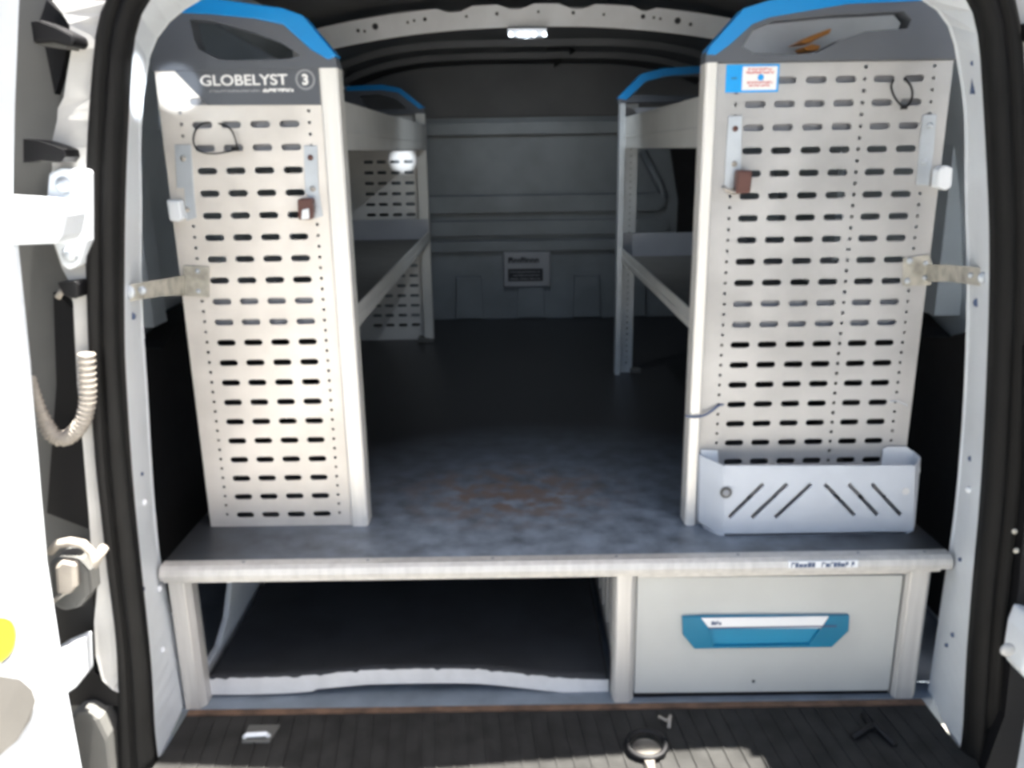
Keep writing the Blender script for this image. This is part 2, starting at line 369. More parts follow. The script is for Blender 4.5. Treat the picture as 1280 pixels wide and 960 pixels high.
def at(lp, y, dx=0.0):
    return [(x + (dx if x > 0 else -dx), y + bow(x, z), z) for x, z in lp]
ff = MB()
ff.loft([[(x * 1.05 + (0.02 if x > 0 else -0.02), 0.035, z if z < 0.9 else z + 0.03) for x, z in LI], at(LI, 0.02), at(LI, 0.012), at(LS, -0.112), at(LS, -0.12), [(x * 1.03, -0.118 + bow(x, z), z * 1.012) for x, z in LS],
         [(x * 1.0, -0.115 + bow(x, z), z) for x, z in LO]])
frame = struct(ff.build('trim_2', 'white_paint', smooth=False))
# small holes and studs on the white frame
def on_frame(u, v, side):                              # point on the reveal seen at that pixel
    best = None
    for k in range(60):
        y = -0.115 + 0.13 * k / 59; p = onY(u, v, y); f = (0.02 - y) / 0.14
        zi = min(range(NL), key=lambda i: abs(LI[i][1] - p.z) + (0 if LI[i][0] * side > 0 else 9)); zs = min(range(NL), key=lambda i: abs(LS[i][1] - p.z) + (0 if LS[i][0] * side > 0 else 9))
        x = LI[zi][0] * (1 - f) + LS[zs][0] * f
        d = abs(p.x - x)
        if best is None or d < best[0]: best = (d, p)
    return best[1]
hm = MB()
for u, v, r in ((166, 395, .005), (177, 592, .003), (180, 812, .004), (178, 736, .004)):
    p = on_frame(u, v, -1); hm.cyl((p.x - 0.004, p.y, p.z), (1, -0.3, 0), r, 0.006, 10)
for u, v, r in ((1221, 378, .006), (1213, 573, .004), (1216, 79, .003), (1191, 793, .004), (1183, 806, .003), (1200, 699, .003)):
    p = on_frame(u, v, 1); hm.cyl((p.x + 0.004, p.y, p.z), (-1, -0.3, 0), r, 0.006, 10)
p = on_frame(1217, 103, 1); hm.box(p.x - 0.002, p.x + 0.003, p.y - 0.006, p.y + 0.002, p.z - 0.014, p.z + 0.012)
hm.build('screw_hole', 'navy', frame)['kind'] = 'stuff'
st = MB()
for u, v, s in ((180, 628, -1), (203, 812, -1), (199, 736, -1), (1211, 612, 1)):
    p = on_frame(u, v, s); st.dome((p.x, p.y, p.z), (-s, -0.4, 0), .005, 0.005)
st.build('stud', 'white_plastic', frame, smooth=True)['kind'] = 'stuff'

# black rubber seal: two ridged lobes swept round the opening
sb = MB(); prof = [(-0.02, -0.110), (0.0, -0.128), (0.22, -0.140), (0.42, -0.136), (0.50, -0.130), (0.58, -0.136), (0.80, -0.142), (1.0, -0.130), (1.02, -0.108)]
sb.loft([[(a[0] * (1 - t) + b[0] * t, y + bow(a[0], a[1]), a[1] * (1 - t) + b[1] * t) for a, b in zip(LS, LO)] for t, y in prof])
seal = tag(sb.build('door_seal', 'rubber', smooth=True, solid=0.002), 'black rubber seal running round the white rear door opening', 'seal')

# left jamb: white painted edge with an irregular outline, dark corner trim behind it
jl = MB()
ed = [(66, 0), (78, 16), (87, 30), (90, 60), (84, 95), (80, 122), (73, 136), (72, 150), (64, 185), (66, 210), (62, 235), (62, 262), (66, 300), (78, 335), (86, 350), (92, 380), (94, 420), (97, 480), (103, 540), (107, 590), (112, 650), (114, 680),
      (121, 700), (122, 735), (118, 780), (120, 820), (128, 850), (140, 862), (148, 866)]
outer = [onY(u, v, -0.140) for u, v in ed]
def lo_x(z, side=-1):
    i = min(range(NL), key=lambda k: abs(LO[k][1] - z) + (0 if LO[k][0] * side > 0 else 9)); return LO[i][0]
A_ = [(p.x, -0.138, p.z) for p in outer]; B_ = [(lo_x(p.z) + 0.004, -0.130, p.z) for p in outer]; C_ = [(p.x, -0.110, p.z) for p in outer]
jl.loft([B_, A_, C_])
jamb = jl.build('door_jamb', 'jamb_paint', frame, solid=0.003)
cp = MB(); cp.prism([(-0.575, 1.16), (-0.90, 1.14), (-0.93, -0.2), (-0.64, -0.2), (-0.62, 0.0), (-0.60, 0.4), (-0.58, 0.8), (-0.545, 0.95), (-0.53, 1.05)], -0.108, -0.10)
cp.build('corner_trim', 'recess_plastic', frame)
# darker folds of the corner trim
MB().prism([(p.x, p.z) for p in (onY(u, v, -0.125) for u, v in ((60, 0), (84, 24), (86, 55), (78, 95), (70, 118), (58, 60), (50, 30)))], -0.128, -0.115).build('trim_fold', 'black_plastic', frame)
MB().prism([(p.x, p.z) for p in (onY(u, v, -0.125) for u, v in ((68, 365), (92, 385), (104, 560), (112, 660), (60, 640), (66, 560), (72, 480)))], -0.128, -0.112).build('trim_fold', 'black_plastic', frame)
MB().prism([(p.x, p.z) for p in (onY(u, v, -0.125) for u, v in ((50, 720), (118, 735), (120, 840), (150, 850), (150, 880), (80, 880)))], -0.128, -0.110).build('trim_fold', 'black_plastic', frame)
MB().prism([(p.x, p.z) for p in (onY(u, v, -0.128) for u, v in ((98, 884), (106, 876), (120, 874), (136, 884), (146, 905), (152, 965), (150, 1010), (90, 1010)))], -0.155, -0.112).build('bumper_corner', 'grey_bumper', frame, bevel=0.006)
# right jamb
jr = [(1262, -20), (1270, 40), (1275, 100), (1279, 160), (1282, 240), (1284, 330), (1279, 480), (1271, 640), (1262, 700), (1254, 800), (1250, 860)]
pr = [onY(u, v, -0.13) for u, v in jr]
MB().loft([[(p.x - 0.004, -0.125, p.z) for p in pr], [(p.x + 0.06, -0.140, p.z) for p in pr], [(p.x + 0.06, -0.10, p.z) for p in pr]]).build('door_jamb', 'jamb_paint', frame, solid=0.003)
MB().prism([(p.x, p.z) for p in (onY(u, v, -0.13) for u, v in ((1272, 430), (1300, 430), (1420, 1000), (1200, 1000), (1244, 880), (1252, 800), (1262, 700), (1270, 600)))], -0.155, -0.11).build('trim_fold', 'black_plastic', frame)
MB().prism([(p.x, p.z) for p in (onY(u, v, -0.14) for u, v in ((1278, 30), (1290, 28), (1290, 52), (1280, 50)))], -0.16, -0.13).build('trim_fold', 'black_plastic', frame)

# ------------------------------------------------------------------ doors
hy = -0.20
edge = [(-0.560, 1.075), (-0.579, 1.035), (-0.602, 0.93), (-0.621, 0.836), (-0.635, 0.641), (-0.650, 0.48), (-0.659, 0.377), (-0.664, 0.20), (-0.664, 0.058), (-0.665, -0.25)]
da = math.radians(13)
ddir = Vector((-math.sin(da), -math.cos(da), 0)); dn = Vector((math.cos(da), -math.sin(da), 0))
def door(side, name, hy, ddir, dn):
    b = MB(); loops = []
    for t, w in ((0.0, -0.075), (0.0, -0.006), (0.006, 0.0), (0.30, 0.004), (0.58, 0.0), (0.60, -0.03), (0.60, -0.075), (0.0, -0.075)):
        loops.append([(side * -1 * (x + ddir.x * t + dn.x * w), hy + ddir.y * t + dn.y * w, z) for x, z in edge])
    b.loft(loops)
    return struct(b.build(name, 'white_paint', solid=0.002))
d1 = door(-1, 'door_1', hy, ddir, dn); d2 = door(1, 'door_2', -0.128, Vector((-0.05, -0.9987, 0)), Vector((0.9987, -0.05, 0)))
def on_door(u, v, off=0.003):
    r = ray(u, v); p = CAM.copy(); best = None
    for i in range(400):
        q = CAM + r * (0.6 + 0.6 * i / 400)
        for (xa, za), (xb, zb) in zip(edge[:-1], edge[1:]):
            if zb <= q.z <= za:
                f = (za - q.z) / (za - zb); x = xa + (xb - xa) * f
                h = Vector((x, hy, q.z)); s = (q - h).dot(dn) - off
                if best is None or abs(s) < best[0]: best = (abs(s), q.copy())
    return best[1]
def decal(pts, name, mat, label=None, off=0.002, th=0.002):
    c = [on_door(u, v, off) for u, v in pts]; b = MB()
    A = [b.bm.verts.new(p) for p in c]; B = [b.bm.verts.new(p - dn * th) for p in c]
    b.face(A); b.face(B[::-1])
    for i in range(len(A)): b.face([A[i], A[(i + 1) % len(A)], B[(i + 1) % len(A)], B[i]])
    o = b.build(name, mat, d1)
    if label: o['label'] = label
    return o
def ell(cx, cy, rx, ry, n=28, tilt=0.0):
    return [(cx + rx * math.cos(2 * PI * k / n) + tilt * ry * math.sin(2 * PI * k / n), cy + ry * math.sin(2 * PI * k / n)) for k in range(n)]
decal(ell(-4, 802, 25, 32, tilt=-0.2), 'sticker_rim', 'ink_grey', off=0.002)
decal(ell(-4, 801, 23, 29, tilt=-0.2), 'sticker', 'yellow', 'round yellow sticker', off=0.004)
decal([(-30, 842), (0, 845), (25, 849), (40, 862), (45, 876), (38, 900), (22, 925), (0, 944), (-30, 965)], 'door_recess', 'foam_grey', 'grey oval recess plate', off=0.006)
# hinges of the left door
def hinge(parent, quad, bolts, y0, y1, pad=None):
    h = MB(); h.prism(XZ(quad, y1), y0, y1); o = h.build('hinge', 'white_paint', parent, bevel=0.004)
    if pad: MB().prism(XZ(pad, -0.145), -0.156, -0.134).build('hinge_pad', 'white_paint', o, bevel=0.004)
    for u, v in bolts:
        q = onY(u, v, -0.156); MB().dome(q, (0, -1, 0), 0.010, 0.008).build('hinge_bolt', 'zinc', o, smooth=True)
    return o
hinge(d1, [(10, 243), (70, 246), (100, 250), (110, 262), (104, 290), (98, 299), (14, 302)], [(88, 318), (80, 232)], -0.215, -0.165,
      [(66, 216), (80, 210), (114, 212), (114, 300), (104, 330), (92, 337), (82, 330), (72, 302), (62, 262)])
hinge(d1, [(76, 806), (90, 797), (116, 786), (118, 832), (88, 852), (80, 850)], [], -0.20, -0.15)
d1['label'] = 'open white left rear door with yellow sticker'
h2 = MB().prism(XZ(((1258, 772), (1266, 752), (1300, 760), (1300, 800), (1268, 815), (1258, 826), (1252, 812)), -0.15), -0.20, -0.15).build('hinge', 'white_paint', d2, bevel=0.005)
MB().dome(onY(1259, 812, -0.2), (0, -1, 0), 0.010, 0.006).build('hinge_bolt', 'jamb_paint', h2, smooth=True)
for u, v in ((1268, 664), (1270, 688)): MB().dome(onY(u, v, -0.156), (0, -1, 0), 0.004, 0.003).build('jamb_bolt', 'old_zinc', frame, smooth=True)

# rubber buffers on the left jamb
for (pts, lab) in ((((52, 30), (66, 29), (86, 37), (105, 47), (107, 55), (103, 62), (80, 56), (56, 57)), 'black rubber door buffer highest on the left door jamb'),
                   (((44, 174), (62, 176), (84, 183), (93, 187), (95, 196), (90, 203), (66, 200), (44, 203)), 'black rubber door buffer just above the upper left hinge')):
    e = empty('door_buffer', onY(*pts[3], -0.15), lab, 'buffer', 'door buffers on the left jamb')
    MB().prism(XZ(pts, -0.15), -0.175, -0.14).build('buffer_block', 'black_plastic', e, bevel=0.003)
    MB().prism(XZ([(pts[0][0], pts[0][1] + 22), (pts[3][0] - 10, pts[3][1] + 12), (pts[3][0] - 12, pts[3][1] + 16), (pts[0][0], pts[0][1] + 27)], -0.15), -0.168, -0.14).build('buffer_plate', 'recess_plastic', e)
e = empty('cable_plug', onY(90, 362, -0.14), 'small black plug on the left jamb above the corrugated cable', 'plug')
MB().prism(XZ(((76, 352), (100, 350), (103, 354), (103, 370), (98, 372), (84, 368)), -0.15), -0.16, -0.135).build('plug_body', 'black_plastic', e, bevel=0.002)
MB().tube([onY(u, v, -0.15) for u, v in ((82, 362), (76, 366), (72, 372))], 0.004, 8).build('plug_tail', 'conduit', e, smooth=True)

# corrugated cable loop
cpts = [(40, 470), (44, 490), (50, 512), (58, 532), (66, 544), (76, 549), (87, 546), (97, 537), (105, 524), (109, 506), (110, 486), (109, 464), (108, 440)]
C0 = [onY(u, v, -0.155) for u, v in cpts]
fine = []
for a, b in zip(C0[:-1], C0[1:]):
    for k in range(12): fine.append(a.lerp(b, k / 12))
for _ in range(3): fine = [fine[0]] + [(fine[i - 1] + fine[i] * 2 + fine[i + 1]) / 4 for i in range(1, len(fine) - 1)] + [fine[-1]]
rad = [(0.0045 + 0.006 * min(1, i / 40)) * (1.0 if (i // 2) % 2 else 0.84) for i in range(len(fine))]
tag(MB().tube(fine, rad, 12).build('cable_conduit', 'conduit', smooth=True), 'grey corrugated cable loop hanging between left door and jamb', 'cable')

# door stop box with loop
e = empty('door_stop', onY(95, 715, -0.14), 'grey door stop latch with curved arm on the lower left jamb', 'latch')
MB().prism(XZ(((66, 700), (78, 690), (104, 692), (118, 708), (120, 735), (108, 752), (84, 757), (68, 748)), -0.15), -0.165, -0.12).build('latch_box', 'recess_plastic', e, bevel=0.006)
MB().tube([onY(u, v, -0.168) for u, v in ((62, 690), (72, 680), (88, 677), (104, 680), (114, 690), (119, 706), (130, 684))], 0.006, 10).build('latch_arm', 'conduit', e, smooth=True)
MB().prism(XZ(((74, 704), (82, 696), (100, 700), (101, 728), (92, 738), (76, 736)), -0.165), -0.178, -0.164).build('latch_cover', 'conduit', e, bevel=0.004)
MB().tube([onY(u, v, -0.172) for u, v in ((66, 753), (76, 744), (88, 736))], 0.003, 8).build('latch_pin', 'steel', e, smooth=True)

# ------------------------------------------------------------------ floor board, frame under it
Z0 = 0.2619
e = empty('floor_board', (0, 0.9, Z0 - 0.02), 'dark scuffed raised floor board under both shelf racks', 'floor board')
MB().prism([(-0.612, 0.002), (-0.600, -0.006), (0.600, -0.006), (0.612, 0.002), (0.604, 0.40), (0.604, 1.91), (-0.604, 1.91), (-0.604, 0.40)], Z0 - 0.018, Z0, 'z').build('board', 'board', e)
MB().prism([(-0.006, Z0 + 0.0012), (0.012, Z0 + 0.0012), (0.012, Z0), (-0.004, Z0), (-0.006, Z0 - 0.006), (-0.008, Z0 - 0.016), (-0.0065, Z0 - 0.020), (-0.014, Z0 - 0.020), (-0.016, Z0 - 0.012), (-0.013, Z0 - 0.003)], -0.611, 0.611, 'x').build('edge_profile', 'alu_frame', e, bevel=0.0012)
rv = MB()
for u in (310, 462, 616, 770, 923, 1075, 1160): q = onZ(u, 694, Z0 + 0.001); rv.dome((q.x, 0.004, Z0 + 0.001), (0, 0, 1), 0.003, 0.0015, 8)
rv.build('edge_rivet', 'ink_grey', e)['kind'] = 'stuff'
lb = MB(); lp0 = onY(990, 689, -0.015); lp1 = onY(1068, 697, -0.015)
lb.box(lp0.x - 0.004, lp1.x + 0.006, -0.0168, -0.0125, Z0 - 0.0125, Z0 - 0.0015)
lbo = lb.build('edge_label', 'white_plastic', e); lbo['label'] = 'white printed strip label'
scribble(lp0.x, lp1.x, -0.0168, Z0 - 0.0115, 0.0085, 5, gap=0.12, fill=0.95).build('label_print', 'navy', lbo)

e = empty('support_frame', (0, 0.02, 0), 'aluminium post and rail frame carrying the raised floor board', 'frame')
def post(x0, x1):
    b = MB(); c = 0.008
    b.prism([(x0, 0.008), (x0 + 0.004, 0.0), (x1 - c, 0.0), (x1, 0.010), (x1, 0.034), (x0, 0.034)], 0.0, Z0 - 0.030, 'z')
    return b.build('post', 'alu_frame', e, bevel=0.0015)
MB().box(0.128, 0.552, 0.002, 0.030, 0.2262, Z0 - 0.030).build('drawer_rail', 'alu_frame', e, bevel=0.001)
post(-0.609, -0.573); post(0.093, 0.128); post(0.552, 0.592)
MB().box(-0.611, 0.600, -0.004, 0.030, Z0 - 0.030, Z0 - 0.018).build('top_rail', 'alu_frame', e, bevel=0.002)
pt = MB(); pt.box(0.104, 0.112, 0.034, 0.90, 0.002, Z0 - 0.030)
for y in (0.10, 0.16, 0.22, 0.28): pt.prism([(y, 0.05), (y + 0.03, 0.06), (y + 0.03, 0.20), (y, 0.20)], 0.100, 0.105, 'x')
pt.build('partition', 'alu_grey', e, bevel=0.001)

# mat in the open compartment, front edge curling up
e = empty('floor_mat', (-0.24, 0.2, 0.004), 'charcoal mat with ragged white front edge in the open compartment', 'mat')
tp = [(-0.576, 0.037), (-0.52, 0.036), (-0.45, 0.037), (-0.389, 0.041), (-0.34, 0.0455), (-0.309, 0.048), (-0.25, 0.0485), (-0.17, 0.048), (-0.124, 0.046), (-0.07, 0.039), (-0.02, 0.031), (0.03, 0.025), (0.090, 0.022)]
def tpz(x):
    for (a, za), (b, zb) in zip(tp[:-1], tp[1:]):
        if a <= x <= b: return za + (zb - za) * (x - a) / (b - a)
    return tp[-1][1]
NX = 90; X_ = [-0.576 + 0.666 * i / (NX - 1) for i in range(NX)]
rg = random.Random(8); jag = [rg.choice((0, 0, 0.001, 0.001, -0.001, -0.003)) if rg.random() < 0.5 else 0 for _ in X_]
mt = MB(); rows = []
for y in (0.031, 0.05, 0.09, 0.16, 0.26, 0.5, 0.85):
    f = max(0, 1 - (y - 0.031) / 0.20) ** 2
    rows.append([(x, y, 0.028 * (1 - f) + (tpz(x) + j * (y < 0.04) + 0.0006) * f) for x, j in zip(X_, jag)])
mt.loft(rows); mt.build('mat_top', 'dark_mat', e, smooth=True, solid=0.003)
eg = MB()
eg.loft([[(x, 0.045, tpz(x) - 0.003) for x in X_], [(x, 0.0305, tpz(x) + j) for x, j in zip(X_, jag)], [(x, 0.0300, tpz(x) - 0.027 - 0.004 * (x < -0.4)) for x in X_], [(x, 0.05, tpz(x) - 0.028) for x in X_]])
o = eg.build('edge_strip', 'foam_edge', e); o['label'] = 'ragged white foam edge'

# drawer
e = empty('drawer', (0.342, 0.02, 0.003), 'off white drawer with teal pull handle under the floor board', 'drawer')
f = MB(); f.prism([(0.1295, 0.0105), (0.5495, 0.0085), (0.5495, 0.2195), (0.1295, 0.2225)], 0.010, 0.022)
f.build('front_panel', 'drawer_white', e, bevel=0.0015)
MB().box(0.1295, 0.5495, 0.0135, 0.0215, 0.001, 0.0085).build('bottom_seam', 'black_plastic', e)  # dark strip for the grimy seam under the drawer front
bxm = MB(); bxm.box(0.135, 0.142, 0.022, 0.75, 0.006, 0.20); bxm.box(0.538, 0.545, 0.022, 0.75, 0.006, 0.20); bxm.box(0.142, 0.538, 0.022, 0.75, 0.006, 0.012); bxm.box(0.142, 0.538, 0.74, 0.75, 0.012, 0.20)
bxm.build('drawer_box', 'shelf_paint', e)
hyy = 0.003
hout = XZ(((853, 772), (880, 771), (1062, 770), (1061, 789), (1040, 809), (868, 811), (854, 794)), hyy)
hin = XZ(((886, 786), (1028, 784), (1012, 806), (893, 808)), hyy)
h = MB(); h.prism(hout, hyy, 0.010, holes=[hin]); ho = h.build('handle', 'teal_plastic', e, bevel=0.001); ho['label'] = 'teal recessed pull handle'
MB().prism(hin, 0.0085, 0.0098).build('handle_recess', 'teal_light', ho)
ls = MB().prism(XZ(((877, 773), (1036, 771), (1026, 785), (887, 786)), 0.001), 0.001, 0.0035).build('label_strip', 'white_ink', ho)
p0 = onY(889, 782, 0.001); MB().box(p0.x - 0.004, p0.x + 0.20, 0.0008, 0.0012, p0.z - 0.006, p0.z - 0.003).build('strip_shade', 'navy', ho)
scribble(p0.x, p0.x + 0.016, 0.001, p0.z + 0.001, 0.007, 9, gap=0.1, fill=1).build('strip_print', 'navy', ho)
sc = MB(); q = onY(942, 852, 0.009); sc.dome((q.x, 0.010, q.z), (0, -1, 0), 0.003, 0.002, 8); sc.build('panel_screw', 'ink', e)

# ------------------------------------------------------------------ sill
e = empty('sill_cover', (0, -0.1, -0.012), 'black ribbed plastic sill cover across the rear opening', 'sill')
s_ = MB(); s_.prism([(-0.602, -0.010), (-0.604, -0.10), (-0.615, -0.118), (-0.60, -0.24), (0.60, -0.24), (0.615, -0.13), (0.604, -0.12), (0.602, -0.010)], -0.03, -0.004, 'z')
for k in range(46):
    x = -0.58 + k * 0.0256
    s_.prism([(x, -0.016), (x + 0.003, -0.016), (x + 0.003 + 0.02, -0.235), (x + 0.02, -0.235)], -0.006, -0.0015, 'z')
s_.build('sill_panel', 'sill_plastic', e)
rs = MB(); rs.prism([(-0.60, 0.0), (0.60, 0.0), (0.60, -0.012), (-0.60, -0.012)], -0.03, -0.001, 'z'); rs.build('rust_edge', 'rust', e)
# striker ring
c = onZ(808, 936, 0.0); e = empty('door_striker', (c.x, c.y, -0.003), 'round steel striker loop on the sill, right of centre', 'striker')
ring = [Vector((c.x + 0.0285 * math.cos(a), c.y + 0.0275 * math.sin(a) * 0.9, 0.008 + 0.004 * math.sin(a))) for a in [2 * PI * k / 28 for k in range(28)]]
MB().tube(ring, 0.0045, 10, closed=True).build('striker_loop', 'black_plastic', e, smooth=True)
MB().cyl((c.x, c.y, -0.0035), (0, 0, 1), 0.022, 0.004, 20).build('striker_base', 'steel', e)
MB().prism([(c.x - 0.008, c.y - 0.025), (c.x + 0.008, c.y - 0.025), (c.x + 0.005, c.y - 0.05), (c.x - 0.005, c.y - 0.05)], -0.004, 0.004, 'z').build('striker_tongue', 'steel', e, bevel=0.001)
# lashing point left, black clip right
c = onZ(325, 918, 0.0); e = empty('lashing_point', (c.x, c.y, -0.004), 'small grey lashing point with bright bar, left side of sill', 'lashing point')
MB().prism([(c.x - 0.024, c.y + 0.022), (c.x + 0.026, c.y + 0.022), (c.x + 0.020, c.y - 0.016), (c.x - 0.024, c.y - 0.016)], -0.0042, 0.001, 'z').build('lashing_plate', 'recess_plastic', e, bevel=0.001)
MB().tube([(c.x - 0.022, c.y - 0.008, 0.001), (c.x - 0.017, c.y - 0.010, 0.007), (c.x + 0.012, c.y - 0.008, 0.007), (c.x + 0.016, c.y - 0.006, 0.001)], 0.004, 8).build('lashing_bar', 'white_plastic', e, smooth=True)
c = onZ(1090, 915, 0.0); e = empty('sill_clip', (c.x, c.y, -0.004), 'black forked clip on the sill below the drawer', 'clip')
MB().tube([(c.x - 0.035, c.y - 0.012, 0.0), (c.x - 0.01, c.y, 0.006), (c.x + 0.008, c.y + 0.008, 0.006), (c.x + 0.022, c.y - 0.03, 0.0)], 0.006, 8).build('clip_arm', 'black_plastic', e, smooth=True)
MB().tube([(c.x + 0.004, c.y + 0.004, -0.002), (c.x + 0.0, c.y + 0.035, 0.006)], 0.005, 8).build('clip_tab', 'black_plastic', e, smooth=True)
q = onZ(833, 902, 0.0); e = tag(MB().tube([(q.x - 0.010, q.y + 0.012, 0.0), (q.x, q.y, 0.0015), (q.x + 0.008, q.y + 0.012, 0.0015), (q.x + 0.001, q.y - 0.014, 0.0)], 0.003, 6).build('leaf_scrap', 'conduit', smooth=True), 'tiny tan scrap lying on the black sill above the striker', 'debris')

# ------------------------------------------------------------------ perforated panels
def perf(mb, x0, x1, z0, z1, y0, y1, cols):
    """sheet with real slots: cols = list of (xa, xb, [(zc, outline half w, half h)], cell half height)"""
    bm = mb.bm
    def V(x, y, z): return bm.verts.new((x, y, z))
    def quad(xa, xb, za, zb):
        if xb - xa < 1e-6 or zb - za < 1e-6: return
        for y in (y0, y1): mb.face([V(xa, y, za), V(xb, y, za), V(xb, y, zb), V(xa, y, zb)])
    x = x0
    for xa, xb, feats, ch in sorted(cols):
        quad(x, xa, z0, z1); z = z0; xc = (xa + xb) / 2
        for zc, hw, hh in sorted(feats):
            quad(xa, xb, z, zc - ch); z = zc + ch
            n = 3; out = []
            rr = min(hw, hh) * 0.98
            for q, (sx, sz) in enumerate(((1, 1), (-1, 1), (-1, -1), (1, -1))):
                out.append([(xc + sx * (hw - rr) + rr * math.cos(q * PI / 2 + k * PI / 2 / n), zc + sz * (hh - rr) + rr * math.sin(q * PI / 2 + k * PI / 2 / n)) for k in range(n + 1)])
            cor = [(xb, zc + ch), (xa, zc + ch), (xa, zc - ch), (xb, zc - ch)]
            for y in (y0, y1):
                o = [[V(px, y, pz) for px, pz in qd] for qd in out]; cv = [V(cx, y, cz) for cx, cz in cor]
                for q in range(4):
                    for k in range(n): mb.face([cv[q], o[q][k + 1], o[q][k]])
                    mb.face([cv[q], cv[(q + 1) % 4], o[(q + 1) % 4][0], o[q][n]])
            fl = [p for qd in out for p in qd]
            a = [V(px, y0, pz) for px, pz in fl]; b = [V(px, y1, pz) for px, pz in fl]
            for i in range(len(fl)): mb.face([a[i], a[(i + 1) % len(fl)], b[(i + 1) % len(fl)], b[i]])
        quad(xa, xb, z, z1); x = xb
    quad(x, x1, z0, z1)
    for (xa, za, xb, zb) in ((x0, z0, x1, z0), (x1, z0, x1, z1), (x1, z1, x0, z1), (x0, z1, x0, z0)):
        mb.face([V(xa, y0, za), V(xb, y0, zb), V(xb, y1, zb), V(xa, y1, za)])
def slotcol(xc, zs, hw=0.0150, hh=0.0050): return (xc - 0.0205, xc + 0.0205, [(z, hw, hh) for z in zs], 0.010)
def holecol(xc, zs, r=0.0026): return (xc - 0.005, xc + 0.005, [(z, r, r) for z in zs], 0.006)

def shelf(parent, name, xin, xout, y0, y1, zt, zb, lip, endh, s):
    """tray: surface between xout and xin, front lip at xin, upright ends at both ends"""
    e = MB(); xa, xb = min(xin, xout), max(xin, xout)
    o = MB().box(xa, xb, y0, y1, zb + 0.004, zb + 0.010).build(name, 'shelf_mat', parent)
    l = MB(); l.prism([(y0, zb), (y1, zb), (y1, lip), (y0, lip)], xin - 0.002, xin + 0.002, 'x')
    zc = zb + (lip - zb) * 0.36; l.prism([(y0, zc - 0.003), (y1, zc - 0.003), (y1, zc + 0.003), (y0, zc + 0.003)], xin - 0.0035, xin + 0.0035, 'x')
    l.build('shelf_lip', 'shelf_paint', o, bevel=0.001)
    en = MB(); en.box(xa, xb, y0 - 0.020, y0 - 0.018, zb, endh); en.box(xa, xb, y1 - 0.003, y1 + 0.001, zb, endh)
    en.box(xout - 0.003, xout + 0.003, y0, y1, zb, endh)
    en.build('shelf_upstand', 'upstand', o, bevel=0.001)
    return o

def cap(parent, outer, hole, blue, y0, y1, name='end_cap'):
    o = MB().prism(outer, y0, y1, holes=[hole] if hole else []).build(name, 'grey_plastic', parent, bevel=0.002)
    MB().prism(blue, y0 - 0.003, y1 + 0.001).build('blue_trim', 'blue_plastic', o, bevel=0.002)
    return o

# ---- left rack
YL = 0.135
RL = empty('shelf_rack', (-0.45, YL, Z0), 'left shelf rack with perforated panel and dark name plate', 'shelf rack', 'shelf racks in the van')
zs = [0.916 - 0.03332 * k for k in range(20)] + [0.9493]
pan = MB(); hz = [0.934 - 0.01666 * k for k in range(40)]
perf(pan, -0.581, -0.338, Z0, 0.992, YL, YL + 0.002, [slotcol(x, zs) for x in (-0.520, -0.477, -0.4335, -0.390)] + [holecol(-0.551, hz), holecol(-0.360, hz)])
pan.box(-0.581, -0.579, YL + 0.002, YL + 0.028, Z0, 0.992)
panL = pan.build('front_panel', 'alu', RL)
MB().prism([(-0.340, YL + 0.03), (-0.340, YL - 0.004), (-0.337, YL - 0.007), (-0.314, YL - 0.007), (-0.311, YL - 0.004), (-0.311, YL + 0.03)], Z0, 0.993, 'z').build('corner_post', 'alu_bar', RL, bevel=0.001)
capL_out = [(-0.582, 0.992), (-0.582, 1.03), (-0.566, 1.066), (-0.535, 1.082), (-0.486, 1.088), (-0.384, 1.073), (-0.357, 1.063), (-0.315, 1.010), (-0.311, 0.993)]
capL_hole = XZ(((239, 25), (267, 27), (320, 42), (352, 54), (377, 70), (362, 74), (300, 76), (277, 75), (250, 62), (244, 50)), YL)
capL_blue = [(-0.545, 1.078), (-0.486, 1.089), (-0.384, 1.074), (-0.356, 1.064), (-0.311, 1.009), (-0.324, 1.004), (-0.348, 1.018), (-0.385, 1.052), (-0.427, 1.061), (-0.486, 1.067), (-0.535, 1.070)]
cap(RL, capL_out, capL_hole, capL_blue, YL - 0.006, YL + 0.028)
pl = MB().prism([(-0.552, 0.993), (-0.508, 0.944), (-0.3405, 0.942), (-0.3405, 0.993)], YL - 0.003, YL - 0.0002).build('name_plate', 'grey_plastic', RL, bevel=0.0006)
pl['label'] = 'dark grey name plate with white lettering'
text_part('plate_text', 'GLOBELYST', 0.0205, -0.5145, YL - 0.0034, 0.9712, 'white_ink', pl, bold=0.00035, width=0.128)
scribble(-0.503, -0.428, YL - 0.0032, 0.9615, 0.0034, 3, gap=0.12, fill=1).build('plate_print', 'ink_grey', pl)
scribble(-0.424, -0.379, YL - 0.0032, 0.9610, 0.0048, 4, gap=0.15, fill=1).build('plate_print', 'white_ink', pl)
bd = MB()
def hexa(cx, cz, r, n=6, a0=0): return [(cx + r * math.cos(a0 + 2 * PI * k / n), cz + r * math.sin(a0 + 2 * PI * k / n)) for k in range(n)]
bd.prism(hexa(-0.3605, 0.9775, 0.0145, 24), YL - 0.0036, YL - 0.003, holes=[hexa(-0.3605, 0.9775, 0.0115, 24)])
bd.build('plate_badge', 'ink_grey', pl)
text_part('plate_number', '3', 0.020, -0.3650, YL - 0.0036, 0.9708, 'white_ink', pl, bold=0.0008)
